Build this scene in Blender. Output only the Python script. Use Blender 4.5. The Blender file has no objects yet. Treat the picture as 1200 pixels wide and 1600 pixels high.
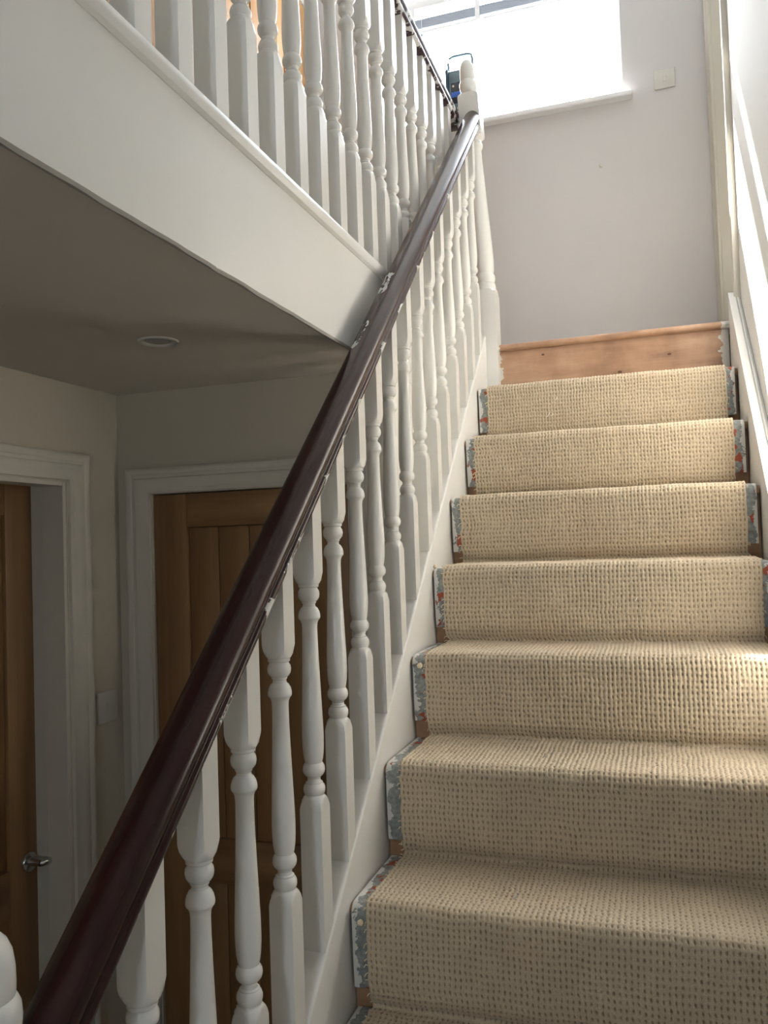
import bpy, bmesh, math, random
import numpy as np
from mathutils import Matrix, Vector, noise
random.seed(7)
SC = bpy.context.scene
LZ = 2.6                      # landing level above the hall floor; z below is measured from the landing
# ---------------------------------------------------------------- camera
R3 = [[0.9488181, 0.3140798, -0.0331384], [-0.0429252, 0.0242936, -0.9987829], [-0.3128925, 0.9490857, 0.0365321]]                  # rows: right, down, forward
CAM = [0.58738, -3.08273, -0.72531]
F_PX = 1305.52
cd = bpy.data.cameras.new('camera'); cam = bpy.data.objects.new('camera', cd); SC.collection.objects.link(cam)
cd.sensor_fit = 'VERTICAL'; cd.sensor_height = 36; cd.sensor_width = 27; cd.lens = 36*F_PX/1600; cd.clip_start = .02
m = Matrix(((R3[0][0], -R3[1][0], -R3[2][0], CAM[0]), (R3[0][1], -R3[1][1], -R3[2][1], CAM[1]),
            (R3[0][2], -R3[1][2], -R3[2][2], CAM[2]+LZ), (0, 0, 0, 1)))
cam.matrix_world = m; SC.camera = cam
# ---------------------------------------------------------------- light and exposure
VS = SC.view_settings; VS.view_transform = 'Standard'; VS.look = 'None'; VS.gamma = 1; VS.use_curve_mapping = False
VS.exposure = 0.16
SKY, SUN = 25.0, 100.0
w = bpy.data.worlds.new('sky'); SC.world = w; w.use_nodes = True
bg = w.node_tree.nodes['Background']; bg.inputs[0].default_value = (.82, .91, 1, 1); bg.inputs[1].default_value = SKY
sd = bpy.data.lights.new('sun', 'SUN'); sd.energy = SUN; sd.angle = math.radians(1.2); sd.color = (1, .96, .90)
so = bpy.data.objects.new('sun', sd); SC.collection.objects.link(so)
so.rotation_euler = Vector((.62, -1, -1.2)).to_track_quat('-Z', 'Y').to_euler()
def portal(name, loc, rot, sx, sy):
    l = bpy.data.lights.new(name, 'AREA'); l.shape = 'RECTANGLE'; l.size = sx; l.size_y = sy; l.cycles.is_portal = True
    o = bpy.data.objects.new(name, l); SC.collection.objects.link(o); o.location = loc; o.rotation_euler = rot
portal('window_portal', (-.06, 1.02, 1.72+LZ), (math.radians(-90), 0, 0), 1.2, 1.0)
portal('rear_fill_portal', (.3, -4.56, -1.0+LZ), (math.radians(90), 0, 0), .3, .3)  # unseen opening added behind the viewer to brighten the hall

portal('rear_upper_fill_portal', (.30, -4.56, .76+LZ), (math.radians(90), 0, 0), .3, .28)  # second unseen opening, added higher up to brighten the stairs

# ---------------------------------------------------------------- materials
def mat(name, base=(.8, .8, .8), rough=.5, **kw):
    m = bpy.data.materials.new(name); m.use_nodes = True
    b = m.node_tree.nodes['Principled BSDF']
    b.inputs['Base Color'].default_value = (*base, 1); b.inputs['Roughness'].default_value = rough
    for k, v in kw.items(): b.inputs[k].default_value = v
    return m
class NT:
    def __init__(s, m): s.t = m.node_tree; s.b = s.t.nodes['Principled BSDF']
    def n(s, typ, **kw):
        x = s.t.nodes.new(typ)
        for k, v in kw.items():
            if k in ('inp',):
                for a, c in v.items(): x.inputs[a].default_value = c
            else: setattr(x, k, v)
        return x
    def l(s, a, b): s.t.links.new(a, b)
    def coord(s, scale=(1, 1, 1), kind='Object'):
        c = s.n('ShaderNodeTexCoord'); mp = s.n('ShaderNodeMapping'); mp.inputs['Scale'].default_value = scale
        s.l(c.outputs[kind], mp.inputs[0]); return mp.outputs[0]
    def noise(s, vec, scale=5, detail=4, rough=.5):
        x = s.n('ShaderNodeTexNoise'); x.inputs['Scale'].default_value = scale; x.inputs['Detail'].default_value = detail
        x.inputs['Roughness'].default_value = rough; s.l(vec, x.inputs['Vector']); return x.outputs[0]
    def ramp(s, f, stops):
        r = s.n('ShaderNodeValToRGB'); s.l(f, r.inputs[0]); e = r.color_ramp.elements
        e[0].position, e[0].color = stops[0][0], (*stops[0][1], 1); e[1].position, e[1].color = stops[-1][0], (*stops[-1][1], 1)
        for p, c in stops[1:-1]:
            q = e.new(p); q.color = (*c, 1)
        return r.outputs[0]
    def math(s, op, a, b=None, clamp=False):
        x = s.n('ShaderNodeMath', operation=op, use_clamp=clamp)
        for i, v in enumerate((a, b)):
            if v is None: continue
            if isinstance(v, (int, float)): x.inputs[i].default_value = v
            else: s.l(v, x.inputs[i])
        return x.outputs[0]
    def step(s, f, lo, hi):      # 0 below lo, 1 above hi
        x = s.n('ShaderNodeMapRange'); x.inputs[1].default_value = lo; x.inputs[2].default_value = hi; s.l(f, x.inputs[0]); return x.outputs[0]
    def mix(s, f, a, b):
        x = s.n('ShaderNodeMix', data_type='RGBA')
        if isinstance(f, (int, float)): x.inputs[0].default_value = f
        else: s.l(f, x.inputs[0])
        for i, v in ((6, a), (7, b)):
            if isinstance(v, tuple): x.inputs[i].default_value = (*v, 1)
            else: s.l(v, x.inputs[i])
        return x.outputs[2]
    def bump(s, h, dist=.002, strength=.5):
        x = s.n('ShaderNodeBump'); x.inputs['Distance'].default_value = dist; x.inputs['Strength'].default_value = strength
        s.l(h, x.inputs['Height']); s.l(x.outputs[0], s.b.inputs['Normal'])
    def xyz(s, kind='Object'):
        c = s.n('ShaderNodeTexCoord'); x = s.n('ShaderNodeSeparateXYZ'); s.l(c.outputs[kind], x.inputs[0]); return x.outputs
def painted(name, base, rough, bscale=60, bd=.0006, stretch=(1, 1, 1), tint=.04):
    m = mat(name, base, rough); t = NT(m); v = t.coord(stretch)
    f = t.noise(v, bscale, 3); g = t.noise(v, 2.5, 3)
    lo = tuple(c*(1-tint) for c in base)
    t.l(t.mix(t.step(g, .3, .7), lo, base), t.b.inputs['Base Color']); t.bump(f, bd, .5)
    return m
M = {}
M['gloss'] = painted('white_gloss_paint', (.87, .86, .83), .22, 40, .0005, (1, 1, .12))
M['string'] = painted('white_string_paint', (.85, .84, .81), .32, 25, .0006)
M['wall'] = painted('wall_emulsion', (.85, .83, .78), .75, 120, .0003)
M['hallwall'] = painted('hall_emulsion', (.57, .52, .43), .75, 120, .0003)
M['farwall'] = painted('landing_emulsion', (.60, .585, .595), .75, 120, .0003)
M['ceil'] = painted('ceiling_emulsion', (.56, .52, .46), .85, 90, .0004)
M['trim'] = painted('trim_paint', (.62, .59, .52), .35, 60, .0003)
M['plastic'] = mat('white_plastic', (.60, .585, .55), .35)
M['chrome'] = mat('chrome', (.6, .6, .6), .18, Metallic=1.0)
M['dark'] = mat('dark_gap', (.02, .018, .016), .9)
M['upvc'] = mat('white_window_plastic', (.85, .86, .88), .3)
M['slat'] = mat('grey_blind_slat', (.42, .44, .48), .5)
M['tape'] = mat('white_blind_tape', (.85, .86, .88), .8)
M['lens'] = mat('lamp_glass', (.35, .35, .33), .15)
M['floorm'] = painted('bare_floor_boards', (.32, .24, .16), .6, 20, .001, (1, .1, 1))
def glassmat():
    m = bpy.data.materials.new('window_glass'); m.use_nodes = True; t = m.node_tree; t.nodes.clear()
    o = t.nodes.new('ShaderNodeOutputMaterial'); a = t.nodes.new('ShaderNodeBsdfTransparent'); g = t.nodes.new('ShaderNodeBsdfGlossy')
    g.inputs['Roughness'].default_value = .02; x = t.nodes.new('ShaderNodeMixShader'); x.inputs[0].default_value = .06
    t.links.new(a.outputs[0], x.inputs[1]); t.links.new(g.outputs[0], x.inputs[2]); t.links.new(x.outputs[0], o.inputs[0]); return m
M['glass'] = glassmat()
def woodmat(name, dark, light, rough, axis='z', scale=18, coat=0, bd=.0004):
    m = mat(name, light, rough); t = NT(m)
    sc = {'z': (1, 1, .06), 'y': (1, .06, 1), 'x': (.06, 1, 1)}[axis]
    v = t.coord(sc); n = t.noise(v, scale, 6, .6); big = t.noise(t.coord(tuple(c*.35 for c in sc)), scale, 2)
    f = t.math('ADD', t.math('MULTIPLY', n, .7), t.math('MULTIPLY', big, .3))
    t.l(t.ramp(f, [(.32, dark), (.52, tuple((a+b)/2 for a, b in zip(dark, light))), (.68, light)]), t.b.inputs['Base Color'])
    t.bump(n, bd, .4); m.node_tree.nodes['Principled BSDF'].inputs['Coat Weight'].default_value = coat
    return m
M['oak'] = woodmat('oak_upright', (.165, .085, .033), (.33, .185, .08), .42)
M['oakh'] = woodmat('oak_rail_grain', (.165, .085, .033), (.33, .185, .08), .42, 'x')
M['oakhy'] = woodmat('oak_rail_grain_side', (.165, .085, .033), (.33, .185, .08), .42, 'y')
M['oakup'] = woodmat('golden_oak', (.26, .125, .04), (.47, .255, .095), .4)
M['oakup2'] = woodmat('golden_oak_panel', (.24, .11, .035), (.44, .235, .085), .4)
def railmat():
    # varnished mahogany with flecks of white paint; brushed white paint where the lower edge meets the balusters
    m = mat('dark_mahogany_varnish', (.03, .006, .005), .28); t = NT(m); x, y, z = t.xyz()
    v = t.coord((1, .05, 1)); n = t.noise(v, 30, 5)
    col = t.ramp(n, [(.3, (.018, .0042, .004)), (.7, (.034, .0075, .006))])
    vo = t.n('ShaderNodeTexVoronoi', feature='F1'); vo.inputs['Scale'].default_value = 34; t.l(t.coord((1, .8, 1)), vo.inputs['Vector'])
    sel = t.n('ShaderNodeSeparateColor'); t.l(vo.outputs['Color'], sel.inputs[0])
    rad = t.math('MULTIPLY', t.math('SUBTRACT', sel.outputs[0], .68), .17)
    fleck = t.math('LESS_THAN', vo.outputs['Distance'], rad)
    rag = t.noise(t.coord((1, 1, 1)), 55, 4, .6); slow = t.noise(t.coord((0, 1, 0)), 9, 2)
    # ragged coat on the lowest band: height of the coat follows two noises
    top = t.math('ADD', t.math('MULTIPLY', t.math('SUBTRACT', rag, .5), .030), t.math('MULTIPLY', t.math('SUBTRACT', slow, .50), .085))
    low = t.math('LESS_THAN', t.math('SUBTRACT', z, .002), top)
    # scrapes on the far upper shoulder where the rail passes the landing edge
    brush = t.noise(t.coord((1, .35, 1)), 60, 3, .6)
    s1 = t.math('MULTIPLY', t.step(y, -1.84, -1.76), t.math('SUBTRACT', 1, t.step(y, -1.66, -1.60)))
    s2 = t.math('MULTIPLY', t.step(y, -1.55, -1.50), t.math('SUBTRACT', 1, t.step(y, -1.40, -1.34)))
    band = t.math('MAXIMUM', s1, s2)
    side = t.math('SUBTRACT', 1, t.step(x, -.004, .022))
    scr = t.math('GREATER_THAN', t.math('MULTIPLY', t.math('MULTIPLY', band, side), brush), .50)
    msk = t.math('MAXIMUM', t.math('MAXIMUM', fleck, low), scr)
    t.l(t.mix(msk, col, (.62, .62, .60)), t.b.inputs['Base Color'])
    t.l(t.math('ADD', .26, t.math('MULTIPLY', msk, .3)), t.b.inputs['Roughness'])
    t.bump(msk, .0005, .6)
    t.b.inputs['Specular IOR Level'].default_value = .35
    return m
M['rail'] = railmat()
def landingrail():
    m = mat('part_painted_mahogany', (.03, .006, .005), .35); t = NT(m); x, y, z = t.xyz()
    n = t.noise(t.coord((1, 1, 1)), 22, 4, .6)
    white = t.math('GREATER_THAN', t.math('ADD', n, t.math('MULTIPLY', z, -3.5)), .50)
    t.l(t.mix(white, (.032, .013, .016), (.62, .62, .62)), t.b.inputs['Base Color'])
    return m
M['railpaint'] = landingrail()
def flaky():
    # underlay wrap: grey coat with red oxide islands and a ragged white outer edge
    m = mat('grey_paint_with_red_and_white_flakes', (.3, .3, .3), .6); t = NT(m); x, y, z = t.xyz()
    c = t.coord(); n = t.noise(c, 38, 4, .65); n2 = t.noise(c, 26, 3, .5); n3 = t.noise(c, 9, 2)
    edge = t.math('SUBTRACT', t.math('ABSOLUTE', t.math('SUBTRACT', x, .4205)), .398)   # grows toward either string
    wh = t.math('GREATER_THAN', t.math('ADD', edge, t.math('MULTIPLY', t.math('SUBTRACT', n, .5), .06)), .0075)
    grey = t.ramp(t.noise(c, 120, 3), [(.3, (.17, .185, .18)), (.7, (.33, .345, .33))])
    red = t.math('GREATER_THAN', t.math('ADD', n2, t.math('MULTIPLY', n3, .55)), .86)
    col = t.mix(red, grey, (.36, .075, .03)); col = t.mix(wh, col, (.66, .65, .62))
    t.l(col, t.b.inputs['Base Color']); t.bump(t.math('ADD', n, wh), .0012, .7)
    return m
M['flaky'] = flaky()
def pine():
    m = mat('bare_pine_with_white_ends', (.6, .36, .2), .5); t = NT(m); x, y, z = t.xyz()
    n = t.noise(t.coord((.15, 1, 1)), 14, 5, .6); b = t.noise(t.coord((1, 1, .5)), 5, 4, .6); r = t.noise(t.coord(), 45, 4)
    col = t.ramp(t.math('ADD', t.math('MULTIPLY', n, .5), t.math('MULTIPLY', b, .5)), [(.38, (.24, .13, .08)), (.50, (.42, .25, .155)), (.62, (.55, .36, .24))])
    kn = t.n('ShaderNodeTexVoronoi'); kn.inputs['Scale'].default_value = 7; t.l(t.coord((1, 1, 1.6)), kn.inputs['Vector'])
    col = t.mix(t.math('LESS_THAN', kn.outputs['Distance'], .055), col, (.12, .055, .03))
    edge = t.math('SUBTRACT', t.math('ABSOLUTE', t.math('SUBTRACT', x, .43)), .385)
    wh = t.math('GREATER_THAN', t.math('ADD', edge, t.math('MULTIPLY', t.math('SUBTRACT', r, .5), .05)), .0)
    col = t.mix(wh, col, (.68, .66, .62)); t.l(col, t.b.inputs['Base Color']); t.bump(n, .0005, .4)
    return m
M['pine'] = pine()
M['rawpine'] = woodmat('rough_softwood', (.25, .13, .06), (.5, .3, .17), .7, 'x')
def carpet():
    m = mat('beige_wool_loop_carpet', (.5, .4, .27), .95); t = NT(m)
    a = t.n('ShaderNodeAttribute', attribute_name='hgt'); f = t.noise(t.coord(), 500, 3, .7); g = t.noise(t.coord(), 14, 4, .55)
    d = t.noise(t.coord((1, 1, 1)), 4, 3, .6)
    base = t.mix(t.step(f, .3, .7), (.46, .365, .25), (.72, .61, .45))
    base = t.mix(t.math('MULTIPLY', t.step(g, .45, .75), .35), base, (.43, .35, .26))
    base = t.mix(t.math('MULTIPLY', t.step(d, .5, .7), .25), base, (.62, .45, .29))
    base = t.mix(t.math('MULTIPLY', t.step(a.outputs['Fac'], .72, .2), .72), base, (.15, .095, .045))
    t.l(base, t.b.inputs['Base Color']); t.bump(f, .0012, .8)
    t.b.inputs['Sheen Weight'].default_value = .15; t.b.inputs['Sheen Roughness'].default_value = .5
    return m
M['carpet'] = carpet()
M['yarn'] = mat('beige_yarn', (.78, .66, .47), .95)
M['radio'] = mat('navy_plastic', (.012, .05, .09), .45)
M['radiogrey'] = mat('slate_plastic', (.11, .17, .21), .5)
M['radioscreen'] = mat('black_display', (.01, .015, .03), .15)
M['radioblue'] = mat('blue_stripe', (.03, .12, .55), .4)
M['plaster'] = mat('plaster_bead', (.35, .33, .30), .8)

# ---------------------------------------------------------------- helpers
def link(name, me, m, parent=None, loc=(0, 0, 0), rot=None):
    o = bpy.data.objects.new(name, me); SC.collection.objects.link(o)
    if m is not None and not me.materials: me.materials.append(m)
    if parent is not None: o.parent = parent
    o.location = loc
    if rot: o.rotation_euler = rot
    return o
def tag(o, label=None, cat=None, group=None, kind=None):
    if label: o['label'] = label
    if cat: o['category'] = cat
    if group: o['group'] = group
    if kind: o['kind'] = kind
    return o
def empty(name, loc, label, cat, group=None):
    o = bpy.data.objects.new(name, None); SC.collection.objects.link(o); o.location = loc; o.empty_display_size = .05
    return tag(o, label, cat, group)
def finish(bm, name, ang=32):
    bm.normal_update()
    for f in bm.faces: f.smooth = f.material_index == 0
    for f in bm.faces: f.material_index = 0
    a = math.radians(ang)
    for e in bm.edges:
        e.smooth = not (len(e.link_faces) == 2 and e.calc_face_angle(0) > a)
    me = bpy.data.meshes.new(name); bm.to_mesh(me); bm.free(); return me
def box_bm(bm, x0, x1, y0, y1, z0, z1, bev=0, seg=2):
    g = bmesh.ops.create_cube(bm, size=1, matrix=Matrix.Translation(((x0+x1)/2, (y0+y1)/2, (z0+z1)/2)) @ Matrix.Diagonal((x1-x0, y1-y0, z1-z0, 1)))
    if bev:
        es = list({e for v in g['verts'] for e in v.link_edges})
        bmesh.ops.bevel(bm, geom=es, offset=bev, segments=seg, affect='EDGES', profile=.5)
def box(name, x0, x1, y0, y1, z0, z1, m, parent=None, bev=0, kind=None, seg=2, lift=None):
    """world-space box; z measured from the landing. Parent empties sit unrotated, so the location is compensated"""
    bm = bmesh.new(); cx, cy, cz = (x0+x1)/2, (y0+y1)/2, (z0+z1)/2
    box_bm(bm, x0-cx, x1-cx, y0-cy, y1-cy, z0-cz, z1-cz, bev, seg)
    p = off(parent); o = link(name, finish(bm, name), m, parent, (cx-p[0], cy-p[1], cz+LZ-p[2]))
    if kind: o['kind'] = kind
    return o
def off(parent):
    v = Vector((0, 0, 0))
    while parent is not None: v += parent.location; parent = parent.parent
    return v
def put(name, bm, m, parent=None, kind=None, ang=32):
    """bmesh already in place (z from landing)"""
    p = off(parent); o = link(name, finish(bm, name, ang), m, parent, (-p[0], -p[1], LZ-p[2]))
    if kind: o['kind'] = kind
    return o
def prism_bm(bm, pts, fmap, a, b):
    """closed outline pts (2D) between parameters a and b; fmap(u, v, t) -> xyz"""
    va = [bm.verts.new(fmap(u, v, a)) for u, v in pts]; vb = [bm.verts.new(fmap(u, v, b)) for u, v in pts]
    n = len(pts)
    for i in range(n): bm.faces.new((va[i], va[(i+1) % n], vb[(i+1) % n], vb[i]))
    bm.faces.new(va[::-1]); bm.faces.new(vb)
    bmesh.ops.recalc_face_normals(bm, faces=bm.faces)
def lathe_bm(bm, prof, n=24, sq=None, fn=None, cap=True):
    """prof: (z, r). sq: half side of a square block the turned radius is cut from. fn(z)->(dx,dy) shear"""
    rings = []
    for z, r in prof:
        ring = []
        for i in range(n):
            a = 2*math.pi*i/n
            rr = r
            if sq: rr = min(r, sq/max(abs(math.cos(a)), abs(math.sin(a))))
            dx, dy = fn(z) if fn else (0, 0)
            ring.append(bm.verts.new((rr*math.cos(a)+dx, rr*math.sin(a)+dy, z)))
        rings.append(ring)
    for p, q in zip(rings, rings[1:]):
        for i in range(n):
            f = bm.faces.new((p[i], p[(i+1) % n], q[(i+1) % n], q[i]))
            if sq and abs(p[i].co.z-q[i].co.z) > .03 and (prof[rings.index(p)][1] > sq*1.4) and (prof[rings.index(q)][1] > sq*1.4): f.material_index = 1   # flat block face
    if cap: bm.faces.new(rings[0][::-1]); bm.faces.new(rings[-1])
def tube_bm(bm, pts, r, n=8):
    rings = []
    for i, p in enumerate(pts):
        p = Vector(p); d = (Vector(pts[min(i+1, len(pts)-1)])-Vector(pts[max(i-1, 0)])).normalized()
        s = d.cross(Vector((0, 0, 1)) if abs(d.z) < .9 else Vector((1, 0, 0))).normalized(); u = s.cross(d)
        rings.append([bm.verts.new(p+(s*math.cos(2*math.pi*k/n)+u*math.sin(2*math.pi*k/n))*r) for k in range(n)])
    for p, q in zip(rings, rings[1:]):
        for i in range(n): bm.faces.new((p[i], p[(i+1) % n], q[(i+1) % n], q[i]))
    bm.faces.new(rings[0][::-1]); bm.faces.new(rings[-1]); bmesh.ops.recalc_face_normals(bm, faces=bm.faces)

# ---------------------------------------------------------------- key dimensions (metres)
G, RI, OV = .2279, .2, .0224            # going, rise, nosing overhang
K = RI/G; BETA = math.atan(K)
W = .843                                # clear width between the strings
ZF, ZC = -2.6, -.272                    # hall floor and hall ceiling
XL, YB = -.898, -1.028                  # hall left wall, hall back wall
YW = .75                                # window wall
XR = .882                               # right wall
YR = -4.5                               # wall behind the camera
XU = -1.0                               # upstairs left wall
ZT = 2.4

# ================================================================ the setting
def S(name, *a, **k): return box(name, *a, kind='structure', **k)
S('floor', -1.2, 1.1, YR, 1.0, ZF-.1, ZF, M['floorm'])
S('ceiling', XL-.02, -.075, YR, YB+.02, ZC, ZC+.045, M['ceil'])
S('ceiling_upper', -1.1, 1.15, YR, .78, ZT, ZT+.1, M['wall'])
fl = S('floor_landing', -1.1, -.072, YR, .12, -.232, -.014, M['floorm'])
fl2 = S('floor_landing', -1.1, 1.05, .125, .8, -.225, -.014, M['floorm'])
# window wall with its opening
WX0, WX1, WZ0, WZ1 = -.64, .513, 1.235, 2.2
wb = bmesh.new()
for b in ((-1.2, WX0, YW, YW+.25, ZF, ZT), (WX1, 1.15, YW, YW+.25, ZF, ZT), (WX0, WX1, YW, YW+.25, ZF, WZ0-.02), (WX0, WX1, YW, YW+.25, WZ1, ZT)): box_bm(wb, *b)
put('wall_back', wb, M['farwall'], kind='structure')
# right wall: plain beside the stairs, doorway at the landing
wb = bmesh.new()
for b in ((XR, 1.05, YR, .035, ZF, ZT), (XR, 1.05, .035, YW, ZF, -.014), (XR, 1.05, .69, YW, -.014, ZT), (XR, 1.05, .035, .69, 2.0, ZT)): box_bm(wb, *b)
put('wall_right', wb, M['wall'], kind='structure')
# rear wall behind the viewer with two openings added for fill light
wb = bmesh.new()
for b in ((-1.2, .15, YR-.1, YR, ZF, ZT), (.45, 1.1, YR-.1, YR, ZF, ZT), (.15, .45, YR-.1, YR, ZF, -1.15), (.15, .45, YR-.1, YR, -.85, .62), (.15, .45, YR-.1, YR, .90, ZT)): box_bm(wb, *b)
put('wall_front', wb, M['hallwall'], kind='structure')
# hall left wall with a door opening
DY0, DY1, DZ = -2.02, -1.253, -.536
wb = bmesh.new()
for b in ((-1.02, XL, YR, DY0, ZF, ZC+.04), (-1.02, XL, DY1, YB+.1, ZF, ZC+.04), (-1.02, XL, DY0, DY1, DZ, ZC+.04)): box_bm(wb, *b)
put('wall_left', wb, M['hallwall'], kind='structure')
S('wall_left', -1.1, XU, YR, YW, -.014, ZT, M['wall'])
# hall back wall with a door opening
BX0, BX1, BZ = -.787, -.19, -.566
wb = bmesh.new()
for b in ((XL, BX0, YB, YB+.1, ZF, ZC+.04), (BX1, -.08, YB, YB+.1, ZF, ZC+.04), (BX0, BX1, YB, YB+.1, BZ, ZC+.04)): box_bm(wb, *b)
put('wall_hall_back', wb, M['hallwall'], kind='structure')
# wall beside the stairs beyond the hall, and panel under the outer string
S('wall_stair_side', -.13, -.0705, YB-.0006, .125, ZF, -.2765, M['wall'])
wb = bmesh.new(); a = [(-2.40, ZF), (YB, ZF), (YB, YB*K-.24), (-2.40, -2.40*K-.24)]
prism_bm(wb, a, lambda u, v, t: (t, u, v), -.045, -.012); put('wall_spandrel', wb, M['wall'], kind='structure')
# landing fascia with its nosing strip and the plaster bead below
tr = S('trim_landing_fascia', -.0745, -.07, YR, .02, ZC-.004, -.012, M['string'])
wb = bmesh.new()
prof = [(-.0746, -.045), (-.068, -.045), (-.062, -.040), (-.059, -.030), (-.059, -.022), (-.062, -.015), (-.068, -.012), (-.0746, -.012)]
prism_bm(wb, prof, lambda u, v, t: (u, t, v), YR, .02)
put('trim_landing_nosing', wb, M['string'], kind='structure')
wb = bmesh.new(); ys = np.linspace(YR, YB, 120); pv = None
for y in ys:
    j = .0022*noise.noise(Vector((0, y*14, 3)))
    c = [wb.verts.new(q) for q in ((-.0765, y, ZC+.002), (-.0690+j, y, ZC-.003), (-.0705+j, y, ZC-.009+j), (-.0765, y, ZC-.008))]
    if pv:
        for i in range(4): wb.faces.new((pv[i], c[i], c[(i+1) % 4], pv[(i+1) % 4]))
    pv = c
put('trim_plaster_bead', wb, M['plaster'], kind='structure')

# ---------------------------------------------------------------- architraves
ARCH = [(0, 0), (0, .010), (.006, .012), (.016, .012), (.022, .0165), (.030, .020), (.038, .0205), (.042, .017), (.050, .017), (.054, .021), (.060, .022), (.066, .022), (.070, .0195), (.070, 0)]
def architrave(name, parent, plane, c, a0, a1, ztop, zbot, flip, sides=(1, 1), m='trim', gap=0.004):
    """moulding mitred round a door opening: plane 'x' (wall x=c) or 'y' (wall y=c); flip = outward sign of the wall normal"""
    bm = bmesh.new()
    def P(along, out, z): return (c+flip*out, along, z) if plane == 'x' else (along, c+flip*out, z)
    def leg(a, s):
        prof = [(a+s*(gap+u), v) for u, v in ARCH]
        lo = [bm.verts.new(P(u, v, zbot)) for u, v in prof]; hi = [bm.verts.new(P(u, v, ztop+gap+ARCH[i][0])) for i, (u, v) in enumerate(prof)]
        return lo, hi
    L = leg(a0, -1); Rr = leg(a1, 1); n = len(ARCH)
    for s, (lo, hi) in zip(sides, (L, Rr)):
        if s:
            for i in range(n): bm.faces.new((lo[i], lo[(i+1) % n], hi[(i+1) % n], hi[i]))
    for i in range(n): bm.faces.new((L[1][i], L[1][(i+1) % n], Rr[1][(i+1) % n], Rr[1][i]))
    bmesh.ops.recalc_face_normals(bm, faces=bm.faces)
    return put(name, bm, M[m], parent, ang=40)

def lever(parent, at, axis, dirn, side=1):
    """chrome lever handle: rose, neck and lever; axis out of the door, dirn along the lever"""
    A = Vector(axis); D = Vector(dirn); bm = bmesh.new(); p = Vector(at)
    rot = Vector((0, 0, 1)).rotation_difference(A).to_matrix().to_4x4()
    b2 = bmesh.new(); lathe_bm(b2, [(0, .026), (.004, .026), (.007, .024), (.008, .012), (.012, .010), (.04, .009)], 20)
    b2.transform(Matrix.Translation(p) @ rot); me = bpy.data.meshes.new('t'); b2.to_mesh(me); b2.free(); bm.from_mesh(me); bpy.data.meshes.remove(me)
    q = p + A*.045
    tube_bm(bm, [q-A*.006, q+D*.01, q+D*.03+A*.004, q+D*.07+A*.004, q+D*.1, q+D*.112-A*.006], .0095, 10)
    o = put('handle', bm, M['chrome'], parent, ang=50); o['label'] = 'dull chrome lever handle'; return o

def panelled_door(name, plane, c, a0, a1, z0, z1, out, planks, stile=.105, th=.04, wood='oak', toprail=.095):
    """cottage door: stiles, rails and upright boards with V joints. out = direction the visible face looks"""
    d = bpy.data.objects.new(name, None); SC.collection.objects.link(d); d['kind'] = 'structure'
    d.location = ((c, (a0+a1)/2, z0+LZ) if plane == 'x' else ((a0+a1)/2, c, z0+LZ))
    def bx(nm, u0, u1, w0, w1, d0, d1, m, bev=.0015):
        lo, hi = sorted((c-out*d0, c-out*d1))
        if plane == 'x': return box(nm, lo, hi, u0, u1, w0, w1, m, d, bev)
        return box(nm, u0, u1, lo, hi, w0, w1, m, d, bev)
    hm = M['oakhy'] if plane == 'x' else M['oakh']
    e = .0008
    bx('stile', a0, a0+stile, z0, z1, 0, th, M[wood]); bx('stile', a1-stile, a1, z0, z1, 0, th, M[wood])
    mid = z0+.95
    for r0, r1 in ((z1-toprail, z1), (mid, mid+.12), (z0, z0+.19)): bx('rail', a0+stile+e, a1-stile-e, r0, r1, .0005, th, hm)
    for r0, r1 in ((z0+.19, mid), (mid+.12, z1-toprail)):
        w0, w1 = a0+stile, a1-stile; n = planks
        for i in range(n):
            bx('board', w0+(w1-w0)*i/n+.0008, w0+(w1-w0)*(i+1)/n-.0008, r0+e, r1-e, .009, th-.009, M[wood], .0035)
    return d
# door_1: left wall of the hall, recessed in a deep lining
d1 = panelled_door('door_1', 'x', -1.012, DY0-.010, DY1+.010, ZF+.005, DZ+.008, 1, 4)
lever(d1, (-1.012, -1.285, -1.525), (1, 0, 0), (0, .35, 0))
lin = bmesh.new()
for b in ((-1.1, XL+.002, DY1-.001, DY1+.028, ZF, DZ+.028), (-1.1, XL+.002, DY0-.028, DY0+.001, ZF, DZ+.028), (-1.1, XL+.002, DY0, DY1, DZ-.001, DZ+.028)): pass
def lining_x(name, x0, x1, y0, y1, z0, z1, parent, m, stop=None):
    bm = bmesh.new(); t = .012
    for b in ((x0, x1, y1-t, y1, z0, z1), (x0, x1, y0, y0+t, z0, z1), (x0, x1, y0+t, y1-t, z1-t, z1)): box_bm(bm, *b, .001, 1)
    if stop:
        s0, s1 = stop
        for b in ((s0, s1, y1-t-.012, y1-t, z0, z1-t), (s0, s1, y0+t, y0+t+.012, z0, z1-t), (s0, s1, y0+t, y1-t, z1-t-.012, z1-t)): box_bm(bm, *b, .001, 1)
    return put(name, bm, m, parent)
lin.free()
lining_x('door_lining', -.967, XL-.001, DY0, DY1, ZF, DZ, d1, M['trim'])
lining_x('door_rebate', -1.06, -.9672, DY0-.0115, DY1+.0115, ZF, DZ+.0115, d1, M['trim'])
bm = bmesh.new()
for b in ((-1.2, -1.1, YR, YW, ZF, -.2), (-1.1, -1.0, YR, YB+.1, -.3, -.225), (-1.1, XL, YB+.1, YB+.14, ZF, -.225)): box_bm(bm, *b)
put('wall_behind_door', bm, M['hallwall'], kind='structure')
architrave('architrave', d1, 'x', XL, DY0, DY1, DZ, ZF, 1)
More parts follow.
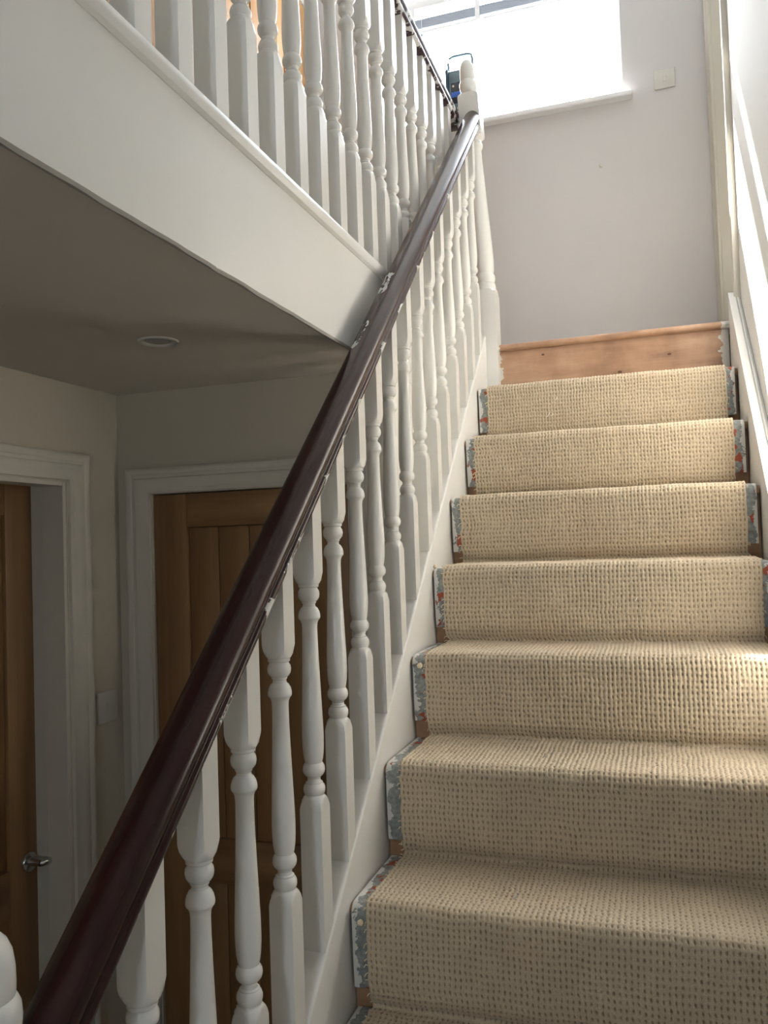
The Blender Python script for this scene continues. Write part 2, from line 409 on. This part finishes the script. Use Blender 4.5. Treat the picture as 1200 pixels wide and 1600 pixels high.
# door_2: end wall of the hall
d2 = panelled_door('door_2', 'y', YB+.006, BX0+.003, BX1-.003, ZF+.005, BZ-.003, -1, 4, stile=.105)
architrave('architrave', d2, 'y', YB, BX0, BX1, BZ, ZF, -1)
S('wall_behind_door', -.9, -.1, YB+.09, YB+.13, ZF, ZC, M['hallwall'])
# door_3: landing doorway in the right wall, closed white door set back
d3 = bpy.data.objects.new('door_3', None); SC.collection.objects.link(d3); d3['kind'] = 'structure'; d3.location = (XR+.11, .36, LZ)
lining_x('door_lining', XR, 1.05, .035, .69, -.014, 2.0, d3, M['trim'], stop=(XR+.055, XR+.085))
box('door_leaf', XR+.09, XR+.125, .05, .675, -.01, 1.985, M['trim'], d3, .002)
architrave('architrave', d3, 'x', XR, .050, .675, 1.99, -.014, -1, gap=.0)
# white scribed strip on the far side of the landing doorway
# ---------------------------------------------------------------- window_1
w1 = bpy.data.objects.new('window_1', None); SC.collection.objects.link(w1); w1['kind'] = 'structure'; w1.location = (-.06, .93, WZ0+LZ)
bm = bmesh.new()
for b in ((WX0, WX0+.055, .90, .96, WZ0, WZ1), (WX1-.055, WX1, .90, .96, WZ0, WZ1), (WX0+.055, WX1-.055, .90, .96, WZ0, WZ0+.055), (WX0+.055, WX1-.055, .90, .96, WZ1-.055, WZ1)): box_bm(bm, *b, .004, 2)
put('frame', bm, M['upvc'], w1)
for x0, x1 in ((WX0+.055, WX1-.055),): box('pane', x0, x1, .926, .930, WZ0+.055, WZ1-.055, M['glass'], w1)
bm = bmesh.new(); box_bm(bm, WX0-.035, WX1+.04, .705, .90, WZ0-.024, WZ0, .007, 3); put('window_sill', bm, M['upvc'], w1)
# ---------------------------------------------------------------- blind
HZ, BY = 1.955, .865                      # top and middle of the headrail
vb = empty('venetian_blind', (-.06, BY, HZ+LZ), 'white venetian blind with its slats drawn up in a stack across the bright landing window', 'blind')
box('headrail', WX0+.005, WX1-.005, BY-.028, BY+.028, HZ-.045, HZ, M['upvc'], vb, .003)
box('transom', WX0+.055, WX1-.055, .905, .955, HZ-.04, HZ+.01, M['upvc'], w1, .004)
zz = HZ-.100
for i in range(8):
    bm = bmesh.new(); z = zz-i*.0065
    pr = [(-.025, -.0008), (0, .0016), (.025, -.0008), (.025, .0002), (0, .0026), (-.025, .0002)]
    prism_bm(bm, pr, lambda u, v, t: (t, BY+u, z+v), WX0+.015, WX1-.015); put('slat', bm, M['slat'], vb)
box('bottom_rail', WX0+.015, WX1-.015, BY-.024, BY+.024, zz-.070, zz-.058, M['tape'], vb, .002)
for x in (-.470, -.145, .18, .42): box('ladder_tape', x-.011, x+.011, BY-.030, BY-.0285, zz-.070, HZ-.044, M['tape'], vb)
cord = bmesh.new(); tube_bm(cord, [(-.425, BY-.033, HZ-.05), (-.424, BY-.033, zz-.07), (-.425, BY-.033, 1.775)], .0012, 6)
put('pull_cord', cord, M['tape'], vb)
kn = bmesh.new(); lathe_bm(kn, [(0, .002), (-.003, .005), (-.012, .0055), (-.016, .002)][::-1], 10); kn.transform(Matrix.Translation((-.425, BY-.033, 1.775)))
put('cord_pull', kn, M['radiogrey'], vb)

# ================================================================ staircase
st = empty('staircase', (W/2, -1.4, ZF+LZ), 'straight wooden staircase between white strings, rising from the hall to the landing', 'staircase')
NST = 13
STREADS = []
def tread_bm(k):
    """wooden tread k below the landing (0 = landing nosing)"""
    bm = bmesh.new(); y0 = -k*G; z1 = -k*RI; th = .024
    if k == 0:
        pr = [(y0+.012+.012*math.cos(a)*-1, z1-.012+.012*math.sin(a)) for a in np.linspace(math.pi/2, -math.pi/2, 9)]
        pr = pr + [(y0+.12, z1-th), (y0+.12, z1)]
    else:
        y0 += .006; z1 -= .006
        pr = [(y0+.012-.012*math.cos(a), z1-.012+.012*math.sin(a)) for a in np.linspace(math.pi/2, -math.pi/2, 7)]
        pr = pr + [(y0+G+OV, z1-th), (y0+G+OV, z1)]
    prism_bm(bm, pr, lambda u, v, t: (t, u, v), .002, W-.002 if k else W+.015)
    return bm
for k in range(NST):
    put('tread', tread_bm(k), M['pine'] if k == 0 else M['rawpine'], st)
    y = -k*G+OV+.004; t = -k*RI-.024; b = -(k+1)*RI-.006
    bm = bmesh.new(); box_bm(bm, .002, W-.002, y, y+.014, b if k < NST-1 else ZF, t); put('riser', bm, M['pine'] if k == 0 else M['rawpine'], st)
# strings
def string_bm(x0, x1, rel_top, rel_bot, ya, yb, rnd, side=1):
    pr = [(x0, rel_bot), (x1, rel_bot)]
    pr += [(x1-rnd+rnd*math.cos(a), rel_top-rnd+rnd*math.sin(a)) for a in np.linspace(0, math.pi/2, 6)]
    pr += [(x0+rnd-rnd*math.sin(a), rel_top-rnd+rnd*math.cos(a)) for a in np.linspace(0, math.pi/2, 6)]
    bm = bmesh.new(); prism_bm(bm, pr, lambda u, v, t: (u, t, K*t+v), ya, yb); return bm
put('string', string_bm(-.050, 0, .052, -.235, -2.46, -.02, .007), M['string'], st)
bm = bmesh.new(); prism_bm(bm, [(-2.9, -2.9*K+.09), (-2.9, ZF), (-2.7, ZF), (.008, -.25), (.008, .097)], lambda u, v, t: (t, u, v), W, W+.022)
put('wall_string', bm, M['string'], st)
pr = [(W+.022, .03), (W+.022, .082), (W+.026, .090), (W+.031, .088), (W+.0355, .080), (W+.0385, .078), (W+.0385, .03)]
bm = bmesh.new(); prism_bm(bm, pr, lambda u, v, t: (u, t, K*t+v), -2.9, .02); put('string_moulding', bm, M['gloss'], st)

# ---------------------------------------------------------------- runner, its underlay and frayed edge
run = empty('stair_runner', (W/2, -1.4, ZF+LZ), 'worn beige ribbed loop-pile carpet runner fixed over the stair treads and risers', 'carpet')
def wrap_path(k, t, full=True, r=.022):
    """profile (y,z) over tread k from the foot of riser k-1 round its nosing and down, offset t outside the fitted corner"""
    yf = -(k-1)*G+OV-t; zt = -k*RI+t; yn = -k*G-t
    P = [(yf, zt)]
    P += [(yn+r-r*math.cos(a), zt-r+r*math.sin(a)) for a in np.linspace(math.pi/2, 0, 7)]
    return P
for k in range(1, NST):
    P = wrap_path(k, 0)
    low = .156 if k % 3 else .160
    P += [(P[-1][0]+.0015, -k*RI-.10), (P[-1][0]+.005, -k*RI-low)]
    bm = bmesh.new(); n = len(P); th = .0045
    N = []
    for i, (y, z) in enumerate(P):
        a = P[max(i-1, 0)]; b = P[min(i+1, n-1)]; d = Vector((b[0]-a[0], b[1]-a[1])).normalized(); N.append((y-d.y*th*-1*-1, z+d.x*th))
    inn = [(y + (-1)*(nn[0]-y), z + (nn[1]-z)) for (y, z), nn in zip(P, N)]
    # inward offset: towards the wood (back and down)
    inn = []
    for i, (y, z) in enumerate(P):
        a = P[max(i-1, 0)]; b = P[min(i+1, n-1)]; d = Vector((b[0]-a[0], b[1]-a[1])).normalized()
        inn.append((y - d.y*th, z + d.x*th))
    xs = [.0065, .03, .06, W/2, W-.07, W-.03, W-.0105]
    go, gi = [], []
    for j, x in enumerate(xs):
        rag = 0
        go.append([bm.verts.new((x, y, z)) for y, z in P]); gi.append([bm.verts.new((x, y, z)) for y, z in inn])
    for j in range(len(xs)-1):
        for i in range(n-1):
            bm.faces.new((go[j][i], go[j][i+1], go[j+1][i+1], go[j+1][i])); bm.faces.new((gi[j][i], gi[j+1][i], gi[j+1][i+1], gi[j][i+1]))
        bm.faces.new((go[j][-1], gi[j][-1], gi[j+1][-1], go[j+1][-1])); bm.faces.new((go[j][0], go[j+1][0], gi[j+1][0], gi[j][0]))
    for j in (0, -1):
        for i in range(n-1): bm.faces.new((go[j][i], gi[j][i], gi[j][i+1], go[j][i+1]))
    bmesh.ops.recalc_face_normals(bm, faces=bm.faces)
    o = put('underlay', bm, M['flaky'], run)
    o['label'] = 'grey wrap with flaking white edge and red oxide patches'
# carpet surface
t = .0075; pts = []; stepid = []
for k in range(1, NST):
    P = wrap_path(k, t, r=.028)
    nx = (-k*G+OV-t, -(k+1)*RI+t) if k < NST-1 else (-k*G+OV-t, ZF+.004)
    # concave foot
    P[0] = (P[0][0]-.004, P[0][1]); foot = [(P[0][0]+.003, P[0][1]+.003)] if k > 1 else [(P[0][0]+.003, P[0][1])]
    down = [(P[-1][0]+.0005, -k*RI-.06), (P[-1][0]+.0015, -k*RI-.12), (P[-1][0]+.005, -k*RI-.158), (P[-1][0]+.0125, -k*RI-.174), (nx[0]-.001, nx[1]+.008)]
    seg = foot + P + down
    pts += seg; stepid += [k]*len(seg)
pts = np.array(pts); sid = np.array(stepid)
# densify with small steps
d = np.r_[0, np.cumsum(np.hypot(*np.diff(pts, axis=0).T))]
s_fine_end = d[np.where(sid == 8)[0][-1]]
s = np.r_[np.arange(0, s_fine_end, .0027), np.arange(s_fine_end, d[-1], .012)]
py = np.interp(s, d, pts[:, 0]); pz = np.interp(s, d, pts[:, 1]); kk = np.interp(s, d, sid)
ty = np.gradient(py, s); tz = np.gradient(pz, s)
ker = np.ones(5)/5; ty = np.convolve(np.pad(ty, 2, 'edge'), ker, 'valid'); tz = np.convolve(np.pad(tz, 2, 'edge'), ker, 'valid')
ln = np.hypot(ty, tz); ny, nz = tz/ln, -ty/ln            # outward normal (towards -y / +z)
X0, X1 = .037, .8055
u = np.arange(X0, X1+.001, .00245); nu, ns = len(u), len(s)
U, SS = np.meshgrid(u, s); rng = np.random.default_rng(3)
kstep = np.round(kk).astype(int)
# every width of carpet wanders a little sideways at each step
ex0 = np.array([0, .001, -.002, -.004, -.004, .002, .003, 0, .001, 0, 0, 0, 0, 0]); ex1 = np.array([0, 0, -.004, .0, .006, .008, .008, .008, 0, 0, 0, 0, 0, 0])
e0 = np.interp(kk, range(14), ex0) + .0014*np.interp(s, np.arange(0, 6, .011), rng.standard_normal(546)) ; e1 = np.interp(kk, range(14), ex1) + .0008*np.interp(s, np.arange(0, 6, .011), rng.standard_normal(546))
wgt = (U-X0)/(X1-X0); XX = U + e0[:, None]*(1-wgt) + e1[:, None]*wgt
def smooth_noise(su, ss, amp, seed):
    r = np.random.default_rng(seed); a = r.standard_normal((int(6/ss)+3, int(1/su)+3))
    iu = U/su; iss = SS/ss; i0 = np.floor(iu).astype(int); j0 = np.floor(iss).astype(int); fu = iu-i0; fs = iss-j0
    fu = fu*fu*(3-2*fu); fs = fs*fs*(3-2*fs)
    return amp*((a[j0, i0]*(1-fu)+a[j0, i0+1]*fu)*(1-fs)+(a[j0+1, i0]*(1-fu)+a[j0+1, i0+1]*fu)*fs)
cw, rh = .0098, .0128
A = (U + smooth_noise(.08, .12, .0012, 5) + smooth_noise(.012, .014, .0005, 15))/cw; B = (SS + smooth_noise(.05, .05, .0016, 6) + smooth_noise(.010, .02, .0008, 16))/rh
gap = .5-.5*np.cos(2*np.pi*(A+.5)); gap = (1-gap)          # 1 in the groove between ribs
ga = np.exp(-(((A-np.floor(A)) - .5)/.19)**2); gb = np.exp(-(((B-np.floor(B)) - .5)/.27)**2)
jit = .85+.22*smooth_noise(.006, .008, 1, 9)
hole = np.clip(ga*gb*jit, 0, 1)
rib = .5+.5*np.cos(2*np.pi*A)
H = .0010*rib - .0036*hole + smooth_noise(.0035, .004, .0005, 11) + smooth_noise(.07, .08, .0011, 12) - .0002*gb
co = np.empty((ns, nu, 3)); co[..., 0] = XX; co[..., 1] = py[:, None]+H*ny[:, None]; co[..., 2] = pz[:, None]+H*nz[:, None]
# thickness: a border column turned in towards the wood
edge0 = co[:, 0].copy(); edge1 = co[:, -1].copy()
for e, sg in ((edge0, 1), (edge1, -1)): e[:, 0] += .0015*sg; e[:, 1] -= ny*.007; e[:, 2] -= nz*.007
co = np.concatenate([edge0[:, None], co, edge1[:, None]], axis=1)
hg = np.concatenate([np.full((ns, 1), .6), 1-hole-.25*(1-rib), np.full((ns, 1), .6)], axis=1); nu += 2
me = bpy.data.meshes.new('carpet'); me.vertices.add(ns*nu)
p0 = off(run); co2 = co.reshape(-1, 3).copy(); me.vertices.foreach_set('co', co2.ravel().astype(np.float32))
idx = np.arange(ns*nu).reshape(ns, nu); q = np.stack([idx[:-1, :-1], idx[:-1, 1:], idx[1:, 1:], idx[1:, :-1]], -1).reshape(-1, 4)
me.loops.add(q.size); me.loops.foreach_set('vertex_index', q.ravel()); me.polygons.add(len(q)); me.polygons.foreach_set('loop_start', np.arange(0, q.size, 4))
me.update(calc_edges=True); me.shade_smooth()
at = me.attributes.new('hgt', 'FLOAT', 'POINT'); at.data.foreach_set('value', hg.ravel().astype(np.float32))
link('pile', me, M['carpet'], run, (-p0[0], -p0[1], LZ-p0[2]))
# loose yarn along the cut left edge
bm = bmesh.new(); rnd = random.Random(4)
for i in range(0, int(len(s)), 5):
    if kk[i] > 8.3 or rnd.random() < .35: continue
    e = co[i, 1]; n3 = Vector((0, ny[i], nz[i])); L = rnd.uniform(.003, .009)*(2 if rnd.random() < .06 else 1)
    b = Vector(e)-n3*.003; q1 = b+Vector((-L*.6, rnd.uniform(-.002, .002), rnd.uniform(-.003, .003)))+n3*.001; q2 = q1+Vector((-L*.4, 0, -rnd.uniform(0, .008)))
    tube_bm(bm, [b, q1, q2], .0011, 4)
for i in range(30):   # right edge, tidier
    j = rnd.randrange(0, int(len(s)*.6)); e = Vector(co[j, -2]); n3 = Vector((0, ny[j], nz[j]))
    tube_bm(bm, [e-n3*.003, e+Vector((.004, 0, -.001)), e+Vector((.005, 0, -.005))], .0009, 4)
fr = put('frayed_edge', bm, M['yarn'], run); fr['kind'] = 'stuff'
bm = bmesh.new()
for (x, y, z, L) in ((.27, -1*G-.009, -1*RI-.065, .010), (.24, -1*G-.010, -1*RI-.120, .013), (.255, -1*G-.010, -1*RI-.118, .008), (.30, -7*G+.07, -7*RI+.009, .012), (.52, -4*G-.010, -4*RI-.09, .008), (.33, -6*G+.08, -6*RI+.009, .009)):
    tube_bm(bm, [(x, y, z), (x+L*.5, y-.0015, z+L*.5), (x+L*.7, y-.001, z+L*1.1)], .0011, 5)
lt = put('lint', bm, M['tape'], run); lt['kind'] = 'stuff'
for (x, y, z, r) in ((.028, -5*G-.012, -5*RI-.022, .0065), (.028, -7*G-.012, -7*RI-.028, .0055), (.012, -4*G-.004, -4*RI+.006, .006)):
    bm = bmesh.new(); bmesh.ops.create_icosphere(bm, subdivisions=3, radius=r)
    for v in bm.verts: v.co *= 1+.28*noise.noise(v.co*420+Vector((x*50, 0, 0)))
    bm.transform(Matrix.Translation((x, y, z))); put('yarn_tuft', bm, M['yarn'], run, ang=80)

# ================================================================ balusters
HB = .0205
TURN = [(-.022, .0290), (-.0185, .0283), (-.013, .0268), (-.007, .0240), (-.0025, .0205), (0, .0178), (.002, .0172), (.004, .0185), (.009, .0198), (.014, .0198), (.019, .018), (.022, .0152),
 (.0235, .0156), (.0255, .0124), (.030, .0116), (.034, .0132), (.036, .0165), (.041, .0196), (.046, .0204), (.052, .0196), (.057, .0168), (.0585, .0158), (.061, .0162), (.066, .0174), (.075, .0187), (.090, .0196), (.105, .0198),
 (.125, .0195), (.150, .0185), (.19, .0170), (.24, .0152), (.275, .0142), (.300, .0140), (.308, .0147), (.313, .0168), (.316, .0194), (.318, .0201), (.323, .0200), (.329, .0186), (.335, .0155), (.338, .0120), (.342, .0113),
 (.345, .0132), (.3475, .0136), (.349, .0158), (.354, .0190), (.360, .0200), (.366, .0190), (.370, .0165), (.372, .0163), (.3735, .0186), (.378, .0190), (.380, .0205), (.385, .0240), (.391, .0268), (.397, .0284), (.401, .0290)]
def baluster_mesh(zb0, zb1, slope):
    """local z: 0 = top of the lower block. zb0/zb1 = lower and upper ends; ends cut on the slope"""
    bm = bmesh.new(); prof = [(zb0, .0290)] + TURN + [(zb1, .0290)]
    lathe_bm(bm, prof, 24, sq=HB)
    for v in bm.verts:
        if abs(v.co.z-zb0) < 1e-5 or abs(v.co.z-zb1) < 1e-5: v.co.z += slope*v.co.y
    return finish(bm, 'baluster', 28)
XB = -.0235
# ---- stair balustrade
RH = .833                                # underside of the rail above the nosing line
sb = empty('stair_balustrade', (XB, -2.44, ZF+LZ), 'stair balustrade with chipped dark mahogany handrail and white turned balusters rising to the landing newel', 'banister')
RAILP = [(-.021, 0), (.021, 0), (.024, .0015), (.0275, .004), (.0285, .009), (.0275, .0135), (.0245, .0155), (.0262, .0175), (.0262, .0195), (.0245, .0210), (.0275, .0245), (.0300, .031), (.0300, .037), (.0275, .044), (.022, .0505), (.013, .0555), (.004, .058)]
RAILP = RAILP + [(-x, z) for x, z in RAILP[::-1][:-2]]
def rail_obj(parent, name, m, x, ya, yb, rel, slope):
    """sloping rail in its own frame: local y along the rail, z square to it"""
    b = math.atan(slope); c = math.cos(b); bm = bmesh.new()
    P = RAILP; n = len(P); ra = []
    ts = list(np.linspace(ya, yb, 60 if slope else 20))
    for tt in ts:
        # rings cut vertically at y = tt: local y' = tt/c + z'*tan
        ra.append([bm.verts.new((u, tt/c + v*math.tan(b), v)) for u, v in P])
    for p_, q_ in zip(ra, ra[1:]):
        for i in range(n): bm.faces.new((p_[i], p_[(i+1) % n], q_[(i+1) % n], q_[i]))
    bm.faces.new(ra[0][::-1]); bm.faces.new(ra[-1]); bmesh.ops.recalc_face_normals(bm, faces=bm.faces)
    p = off(parent)
    return link(name, finish(bm, name, 50), m, parent, (x-p[0], -p[1], rel+LZ-p[2]), (b, 0, 0))
rail_obj(sb, 'handrail', M['rail'], XB, -2.405, -.012, RH, K)['label'] = 'dark mahogany handrail spattered and scraped with white paint'
corners = [-2.235, -2.10, -1.968, -1.836, -1.705, -1.578, -1.443, -1.318, -1.190, -1.055, -.918, -.790, -.662, -.523, -.390, -.258, -.128]
me_sb = None; hT = .25          # height of the lower block's shoulder above the string top
for y in corners:
    yc = y+HB+.002
    zs = K*yc+.052                               # string top at the baluster's centre
    if me_sb is None: me_sb = baluster_mesh(-hT-.004, RH-.052-hT+.003, K)
    p = off(sb); link('baluster', me_sb, M['gloss'], sb, (XB-p[0], yc-p[1], zs+hT+LZ-p[2]))
def newel(parent, x, y, zfloor, dz, lean, bottom):
    """newel: square base, turned shaft, square upper block and acorn cap. dz shifts the head's level"""
    def shear(z):
        f = min(max((z-.2)/.78, 0), 1.15); return (lean*f, 0)
    bm = bmesh.new(); hb = .039
    prof = [(zfloor-dz, .0555), (.190, .0555), (.196, .054), (.203, .050), (.210, .043), (.214, .037), (.222, .036), (.236, .0345), (.240, .031), (.246, .0335), (.255, .0365), (.266, .0365), (.274, .033), (.278, .0315),
            (.290, .0345), (.32, .0365), (.36, .0365), (.45, .0345), (.60, .0305), (.72, .0275), (.752, .0275), (.762, .0305), (.768, .034), (.776, .0345), (.784, .031), (.789, .028), (.794, .031), (.800, .038), (.808, .047), (.816, .0535), (.822, .0555),
            (.955, .0555), (.960, .054), (.966, .050), (.971, .043), (.975, .034), (.978, .024)]
    lathe_bm(bm, prof, 32, sq=hb, fn=shear); bm.transform(Matrix.Translation((x, y, dz)))
    nw = put('newel_post', bm, M['gloss'], parent, ang=28)
    bm = bmesh.new()
    cp = [(.972, .021), (.980, .0205), (.984, .025), (.990, .0300), (1.000, .0335), (1.010, .0345), (1.020, .0335), (1.027, .0305), (1.030, .0282), (1.034, .0288), (1.045, .0290), (1.065, .0285), (1.085, .0262), (1.100, .0215), (1.110, .0150), (1.116, .0075), (1.118, .001)]
    if bottom: cp = [(z if z < 1.034 else 1.034+(z-1.034)*.72, r_) for z, r_ in cp]
    lathe_bm(bm, cp, 28, fn=shear); bm.transform(Matrix.Translation((x, y, dz)))
    put('newel_cap', bm, M['gloss'], nw, ang=28)
    return nw
nt = newel(sb, .003, .022, -.30, 0, -.040, False)
nb = newel(sb, -.036, -2.444, ZF, -2.172, 0, True)
# ---- landing balustrade
XG = -.0925
lb = empty('landing_balustrade', (XG, -.1, LZ), 'level balustrade of white turned balusters along the upstairs landing edge', 'banister')
rail_obj(lb, 'handrail', M['railpaint'], XG, -3.3, -.055, .832, 0)['label'] = 'dark handrail part covered in white paint'
# short return piece that carries the rail across to the newel
bm = bmesh.new(); pr = RAILP; n = len(pr); rr = []
for x in (-.150, -.120, -.095, -.074): rr.append([bm.verts.new((x, -.030+u_*(.8 if x < -.14 else 1), .832+v_*(.9 if x < -.14 else 1))) for u_, v_ in pr])
for a_, b_ in zip(rr, rr[1:]):
    for i in range(n): bm.faces.new((a_[i], a_[(i+1) % n], b_[(i+1) % n], b_[i]))
bm.faces.new(rr[0][::-1]); bm.faces.new(rr[-1]); bmesh.ops.recalc_face_normals(bm, faces=bm.faces)
put('rail_return', bm, M['railpaint'], lb, ang=50)
me_lb = baluster_mesh(-.226-.012, .832-.226+.003, 0)
y = -1.886+.1125*15
while y > -3.2:
    p = off(lb); link('baluster', me_lb, M['gloss'], lb, (XG-p[0], y+HB-p[1], .226+LZ-p[2])); y -= .1125

# ================================================================ upstairs cupboard doors
cb = empty('built_in_cupboard', (XU, -.15, LZ), 'oak fronted cupboard along the upstairs landing wall, behind the balusters', 'cupboard')
for i in range(5):
    a = .665-.338*(i+1); b = .665-.338*i
    df = box('door', XU+.002, XU+.024, a+.0015, b-.0015, 0.06, 1.93, M['oakup'], cb, .002)
    box('panel', XU+.025, XU+.030, a+.07, b-.07, .16, 1.83, M['oakup2'], df, .002)
bm = bmesh.new()
for b in ((XU+.001, XU+.032, -1.09, -1.028, -.012, 1.995), (XU+.001, XU+.032, .668, .70, -.012, 1.995), (XU+.001, XU+.032, -1.028, .668, 1.935, 1.995), (XU+.001, XU+.028, -1.028, .668, -.012, .055)): box_bm(bm, *b, .003, 2)
put('face_frame', bm, M['trim'], cb)

# ================================================================ small things
dl = empty('downlight', (-.43, -1.523, ZC+LZ), 'round white recessed downlight in the hall ceiling', 'light')
bm = bmesh.new(); lathe_bm(bm, [(.012, .026), (.002, .030), (-.002, .033), (-.004, .038), (-.0035, .042), (-.0005, .044), (.0, .044)], 40, cap=False); bm.transform(Matrix.Translation((-.43, -1.523, ZC)))
put('bezel', bm, M['plastic'], dl)
bm = bmesh.new(); lathe_bm(bm, [(.0005, .0275), (-.001, .026), (-.0015, .015), (-.0015, .001)][::-1], 32); bm.transform(Matrix.Translation((-.43, -1.523, ZC)))
put('lamp_lens', bm, M['lens'], dl)
def switch(name, plane, c, a, z, out, label):
    e = empty(name, ((c, a, z+LZ) if plane == 'x' else (a, c, z+LZ)), label, 'switch'); s_ = .043
    def bx(nm, w0, w1, h0, h1, d0, d1, m, bev):
        lo, hi = sorted((c+out*d0, c+out*d1))
        return box(nm, lo, hi, a+w0, a+w1, z+h0, z+h1, m, e, bev) if plane == 'x' else box(nm, a+w0, a+w1, lo, hi, z+h0, z+h1, m, e, bev)
    bx('plate', -s_, s_, -s_, s_, .0004, .009, M['plastic'], .003); bx('rocker', -.0075, .0075, -.013, .013, .0085, .0125, M['plastic'], .002)
    return e
switch('light_switch', 'x', XL, -1.106, -1.155, 1, 'square white light switch on the hall wall between the two oak doors')
switch('light_switch', 'y', YW, .690, 1.27, -1, 'square white light switch on the landing wall right of the bright window')
e = bmesh.new(); lathe_bm(e, [(0, .008), (.002, .0085), (.004, .006), (.0045, .002)], 14)
for q_ in [(.0)]: pass
e.transform(Matrix.Translation((.405, YW, .935)) @ Matrix.Rotation(math.radians(90), 4, 'X')); o = put('wall_plug', e, M['plastic'])
tag(o, 'tiny white plug stuck in the grey landing wall below the window', 'plug')
# site radio on the sill
rx0, rx1, ry0, ry1, rz0 = -.288, -.158, .715, .835, WZ0
rd = empty('site_radio', ((rx0+rx1)/2, .77, rz0+LZ), 'navy portable site radio with a carry handle on the window sill behind the newel cap', 'radio')
box('case', rx0+.006, rx1-.006, ry0+.004, ry1, rz0+.001, rz0+.262, M['radio'], rd, .012, seg=3)
for x in (rx0, rx1-.016): box('side_guard', x, x+.016, ry0-.004, ry1+.004, rz0+.001, rz0+.268, M['radio'], rd, .006)
f = box('front_panel', rx0+.018, rx1-.018, ry0-.001, ry0+.006, rz0+.012, rz0+.248, M['radiogrey'], rd, .002)
sc_ = box('display', rx0+.026, rx1-.026, ry0-.003, ry0, rz0+.095, rz0+.195, M['radioscreen'], f, .001)
st_ = box('stripe', rx0+.028, rx1-.028, ry0-.0045, ry0-.002, rz0+.125, rz0+.150, M['radioblue'], f, .0005)
bm = bmesh.new()
for i in range(3):
    for j in range(3): box_bm(bm, rx0+.028+i*.025, rx0+.046+i*.025, ry0-.005, ry0, rz0+.028+j*.018, rz0+.040+j*.018, .0015, 1)
put('buttons', bm, M['plastic'], f)
bm = bmesh.new(); lathe_bm(bm, [(0, .005), (.003, .005), (.004, .004)], 14); bm.transform(Matrix.Translation((rx0+.038, ry0-.003, rz0+.178)) @ Matrix.Rotation(math.radians(90), 4, 'X')); put('indicator', bm, M['plastic'], f)
bm = bmesh.new(); yy = ry0+.05
tube_bm(bm, [(rx0+.008, yy, rz0+.255), (rx0+.006, yy, rz0+.322), (rx0+.012, yy, rz0+.345), (rx0+.03, yy, rz0+.352), (rx1-.03, yy, rz0+.352), (rx1-.012, yy, rz0+.345), (rx1-.006, yy, rz0+.322), (rx1-.008, yy, rz0+.255)], .006, 10)
put('carry_handle', bm, M['radiogrey'], rd, ang=60)
